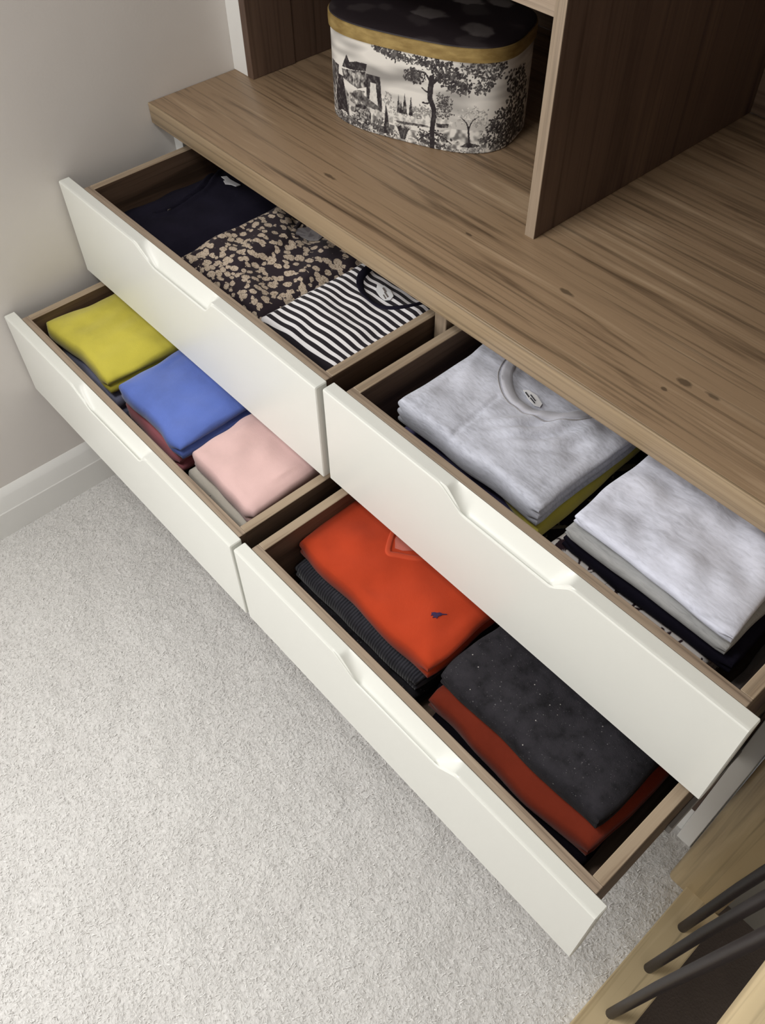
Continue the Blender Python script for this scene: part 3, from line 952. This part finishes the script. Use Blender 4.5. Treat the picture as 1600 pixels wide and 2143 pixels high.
# right-hand foliage, and dark shadow at the right end drawn into the print
leaves([(409, 73), (444, 71), (476, 28), (462, 2), (412, 8), (394, 23), (401, 39)], 420, .12, (1.4, 4), 3.5)
leaves([(430, 131), (480, 130), (515, 60), (500, 5), (462, 18), (448, 49)], 520, .10, (1.6, 4.4), 4)
# big tree
stroke([(298, 122), (296, 100), (296, 87), (304, 67), (302, 36), (303, 2)], 10, 9, .07)
stroke([(280, 103), (288, 98), (297, 97)], 2, 3.6, .08)
stroke([(283, 78), (290, 78), (300, 82)], 3.4, 3, .08)
stroke([(298, 112), (312, 124), (332, 128), (352, 112)], 6, 3, .08)
stroke([(297, 113), (284, 128), (262, 126), (250, 118)], 4, 2, .08)
leaves([(311, 97), (328, 96), (338, 81), (335, 63), (313, 57), (308, 76)], 200, .13, (1, 2.6), 2.2, .14)
leaves([(185, 156), (218, 156), (240, 152), (262, 145), (284, 148), (290, 138), (271, 140), (244, 138), (220, 140), (193, 147)], 260, .12, (1.2, 3.4), 2.4, .12)
leaves([(262, 150), (324, 154), (339, 145), (355, 131), (366, 117), (364, 102), (351, 105), (340, 106), (321, 111), (306, 122), (290, 140)], 430, .10, (1.4, 3.8), 2.6, .10)
leaves([(245, 113), (248, 124), (267, 134), (284, 122), (290, 112), (282, 115), (268, 107)], 170, .12, (1.2, 3.2), 2.2)
leaves([(344, 152), (379, 155), (425, 153), (424, 136), (404, 120), (395, 106), (377, 103), (371, 117), (380, 128), (365, 134), (352, 136)], 330, .12, (1.2, 3.4), 2.6, .14)
img = np.clip(img, .05, .9)

# wall of the box
ns = 960
sv = np.concatenate([np.linspace(0, .54, 700, endpoint=False), np.linspace(.54, PER, 160, endpoint=False)])
hv = np.concatenate([[0, .0012], np.linspace(.0024, BH - .001, 176), [BH - .001 + .001]])
thv = np.interp(sv, S_, th_)
base_c = contour(thv)
V, CO = [], []
for h in hv:
    o_ = -.0015 if h == 0 else 0.0
    pts = contour(thv, o_)
    V.append(np.concatenate([pts, np.full((len(sv), 1), TC + h + .0003)], 1))
    si = np.clip((sv * 1000 * 2).astype(int), 0, 5000)
    si = np.where(si >= DW, (2 * DW - 2 - si) % DW, si)
    hi = min(DH - 1, int(h * 2000))
    CO.append(img[hi, si])
V = np.concatenate(V)
CO = np.concatenate(CO)
n = len(sv)
rows = len(hv)
ii, jj = np.meshgrid(np.arange(n), np.arange(rows - 1))
F = np.stack([jj * n + ii, jj * n + (ii + 1) % n, (jj + 1) * n + (ii + 1) % n, (jj + 1) * n + ii], -1).reshape(-1, 4)
me = bpy.data.meshes.new('body')
me.from_pydata(V.tolist(), [], F.tolist() + [list(range(n))[::-1]])
me.polygons.foreach_set('use_smooth', [True] * len(me.polygons))
ca = me.color_attributes.new('print', 'FLOAT_COLOR', 'POINT')
cc = np.ones((len(CO), 4), np.float32)
lo, hi_ = np.array([.030, .024, .028]), np.array([.86, .83, .78])
tt = np.clip((CO - .08) / .75, 0, 1)[:, None] ** 1.5
cc[:, :3] = lo + (hi_ - lo) * tt
ca.data.foreach_set('color', cc.ravel())
a_ = M('landscape_print', .6, .3)
at_ = a_.n('ShaderNodeAttribute', attribute_name='print')
a_.base(at_.outputs['Color'])
wv_ = a_.noise(a_.coords(), 600, 2)
a_.bump(wv_.outputs[0], .15, .0008)
link_mesh('body', me, a_.m, st, (BCX, BCY, TC))

# lid with its band
a_ = M('dark_leaf_lid', .5, .35)
d1_ = a_.noise(a_.coords(), 22, 3)
vv_ = a_.n('ShaderNodeMix', data_type='VECTOR', ins={0: .05, 4: a_.coords((1, 1.5, 1), rot=(0, 0, .6)), 5: d1_.outputs[1]})
lf_ = a_.voro(vv_.outputs[1], 13)
cl_ = a_.n('ShaderNodeSeparateColor', ins={0: lf_.outputs['Color']})
mk_ = a_.math('MULTIPLY', a_.ramp(lf_.outputs['Distance'], [(.34, 1.0), (.44, 0.0)]), a_.ramp(cl_.outputs[0], [(.35, .1), (.9, 1.0)]))
a_.base(a_.mix(mk_, (.022, .016, .019), (.2, .175, .17)))
m_lid = a_.m


def ring_mesh(name, sections, mat, parent, cap_top=False, cap_bot=False, n=160):
    t = np.linspace(-np.pi, np.pi, n, endpoint=False)
    # even spacing along the outline
    s = np.linspace(0, PER, n, endpoint=False)
    t = np.interp(s, S_, th_)
    vs, fs = [], []
    for (o_, h) in sections:
        for p in contour(t, o_):
            vs.append((p[0], p[1], TC + h))
    for k in range(len(sections) - 1):
        for i in range(n):
            fs.append((k * n + i, k * n + (i + 1) % n, (k + 1) * n + (i + 1) % n, (k + 1) * n + i))
    if cap_top:
        fs.append(tuple((len(sections) - 1) * n + i for i in range(n)))
    if cap_bot:
        fs.append(tuple(range(n))[::-1])
    return obj(name, vs, fs, mat, parent, smooth=40)


lid = ring_mesh('lid', [(-.004, BH - .004), (.0005, BH + .0005), (.0015, LH - .005), (.0005, LH - .0015), (-.003, LH), (-.02, LH + .0015), (-.06, LH + .003)], m_lid, st, True, True)
ring_mesh('gold_band', [(.0005, BH - .002), (.0028, BH - .001), (.0032, BH + .010), (.0028, LH - .0045), (.001, LH - .0035)], m_gold, lid)['label'] = 'gold ribbon band'

# ------------------------------------------------------------------ stair balustrade
ba = empty('balustrade', (1.587, -.5, 0), 'oak stair balustrade with black iron spindles at lower right', 'balustrade')
box('base_rail', (1.552, 1.621), (-1.6, -.086), (0, .03), m_oak_y, ba, .002)
box('newel_post', (1.5185, 1.6155), (-.088, .022), (0, 1.15), m_oak_z, ba, .009, seg=3)
for y in (-.148, -.240, -.338):
    tube('spindle', [(1.5865, y, .026), (1.6005, y, .3), (1.6395, y, .9)], .0082, m_metal, ba, 14)
bm = bmesh.new()
hp = [(1.613, .905), (1.609, .922), (1.617, .935), (1.637, .940), (1.658, .935), (1.667, .922), (1.663, .905), (1.638, .897)]
vs = [(x, y, z) for y in (-1.6, -.02) for x, z in hp]
k = len(hp)
fs = [(i, (i + 1) % k, k + (i + 1) % k, k + i) for i in range(k)] + [tuple(range(k)), tuple(range(k, 2 * k))]
obj('handrail', vs, fs, m_oak_y, ba, smooth=50)

# unseen panel added above the overhead fill light
cl = empty('fill_light_mount', (.7, -.98, 2.4), 'flat square white panel added above the overhead fill light', 'lamp')
box('fill_light_panel', (.47, .93), (-1.21, -.75), (2.388, 2.399), m_white, cl)

for o in list(bpy.data.objects):
    if '_org' in o:
        del o['_org']
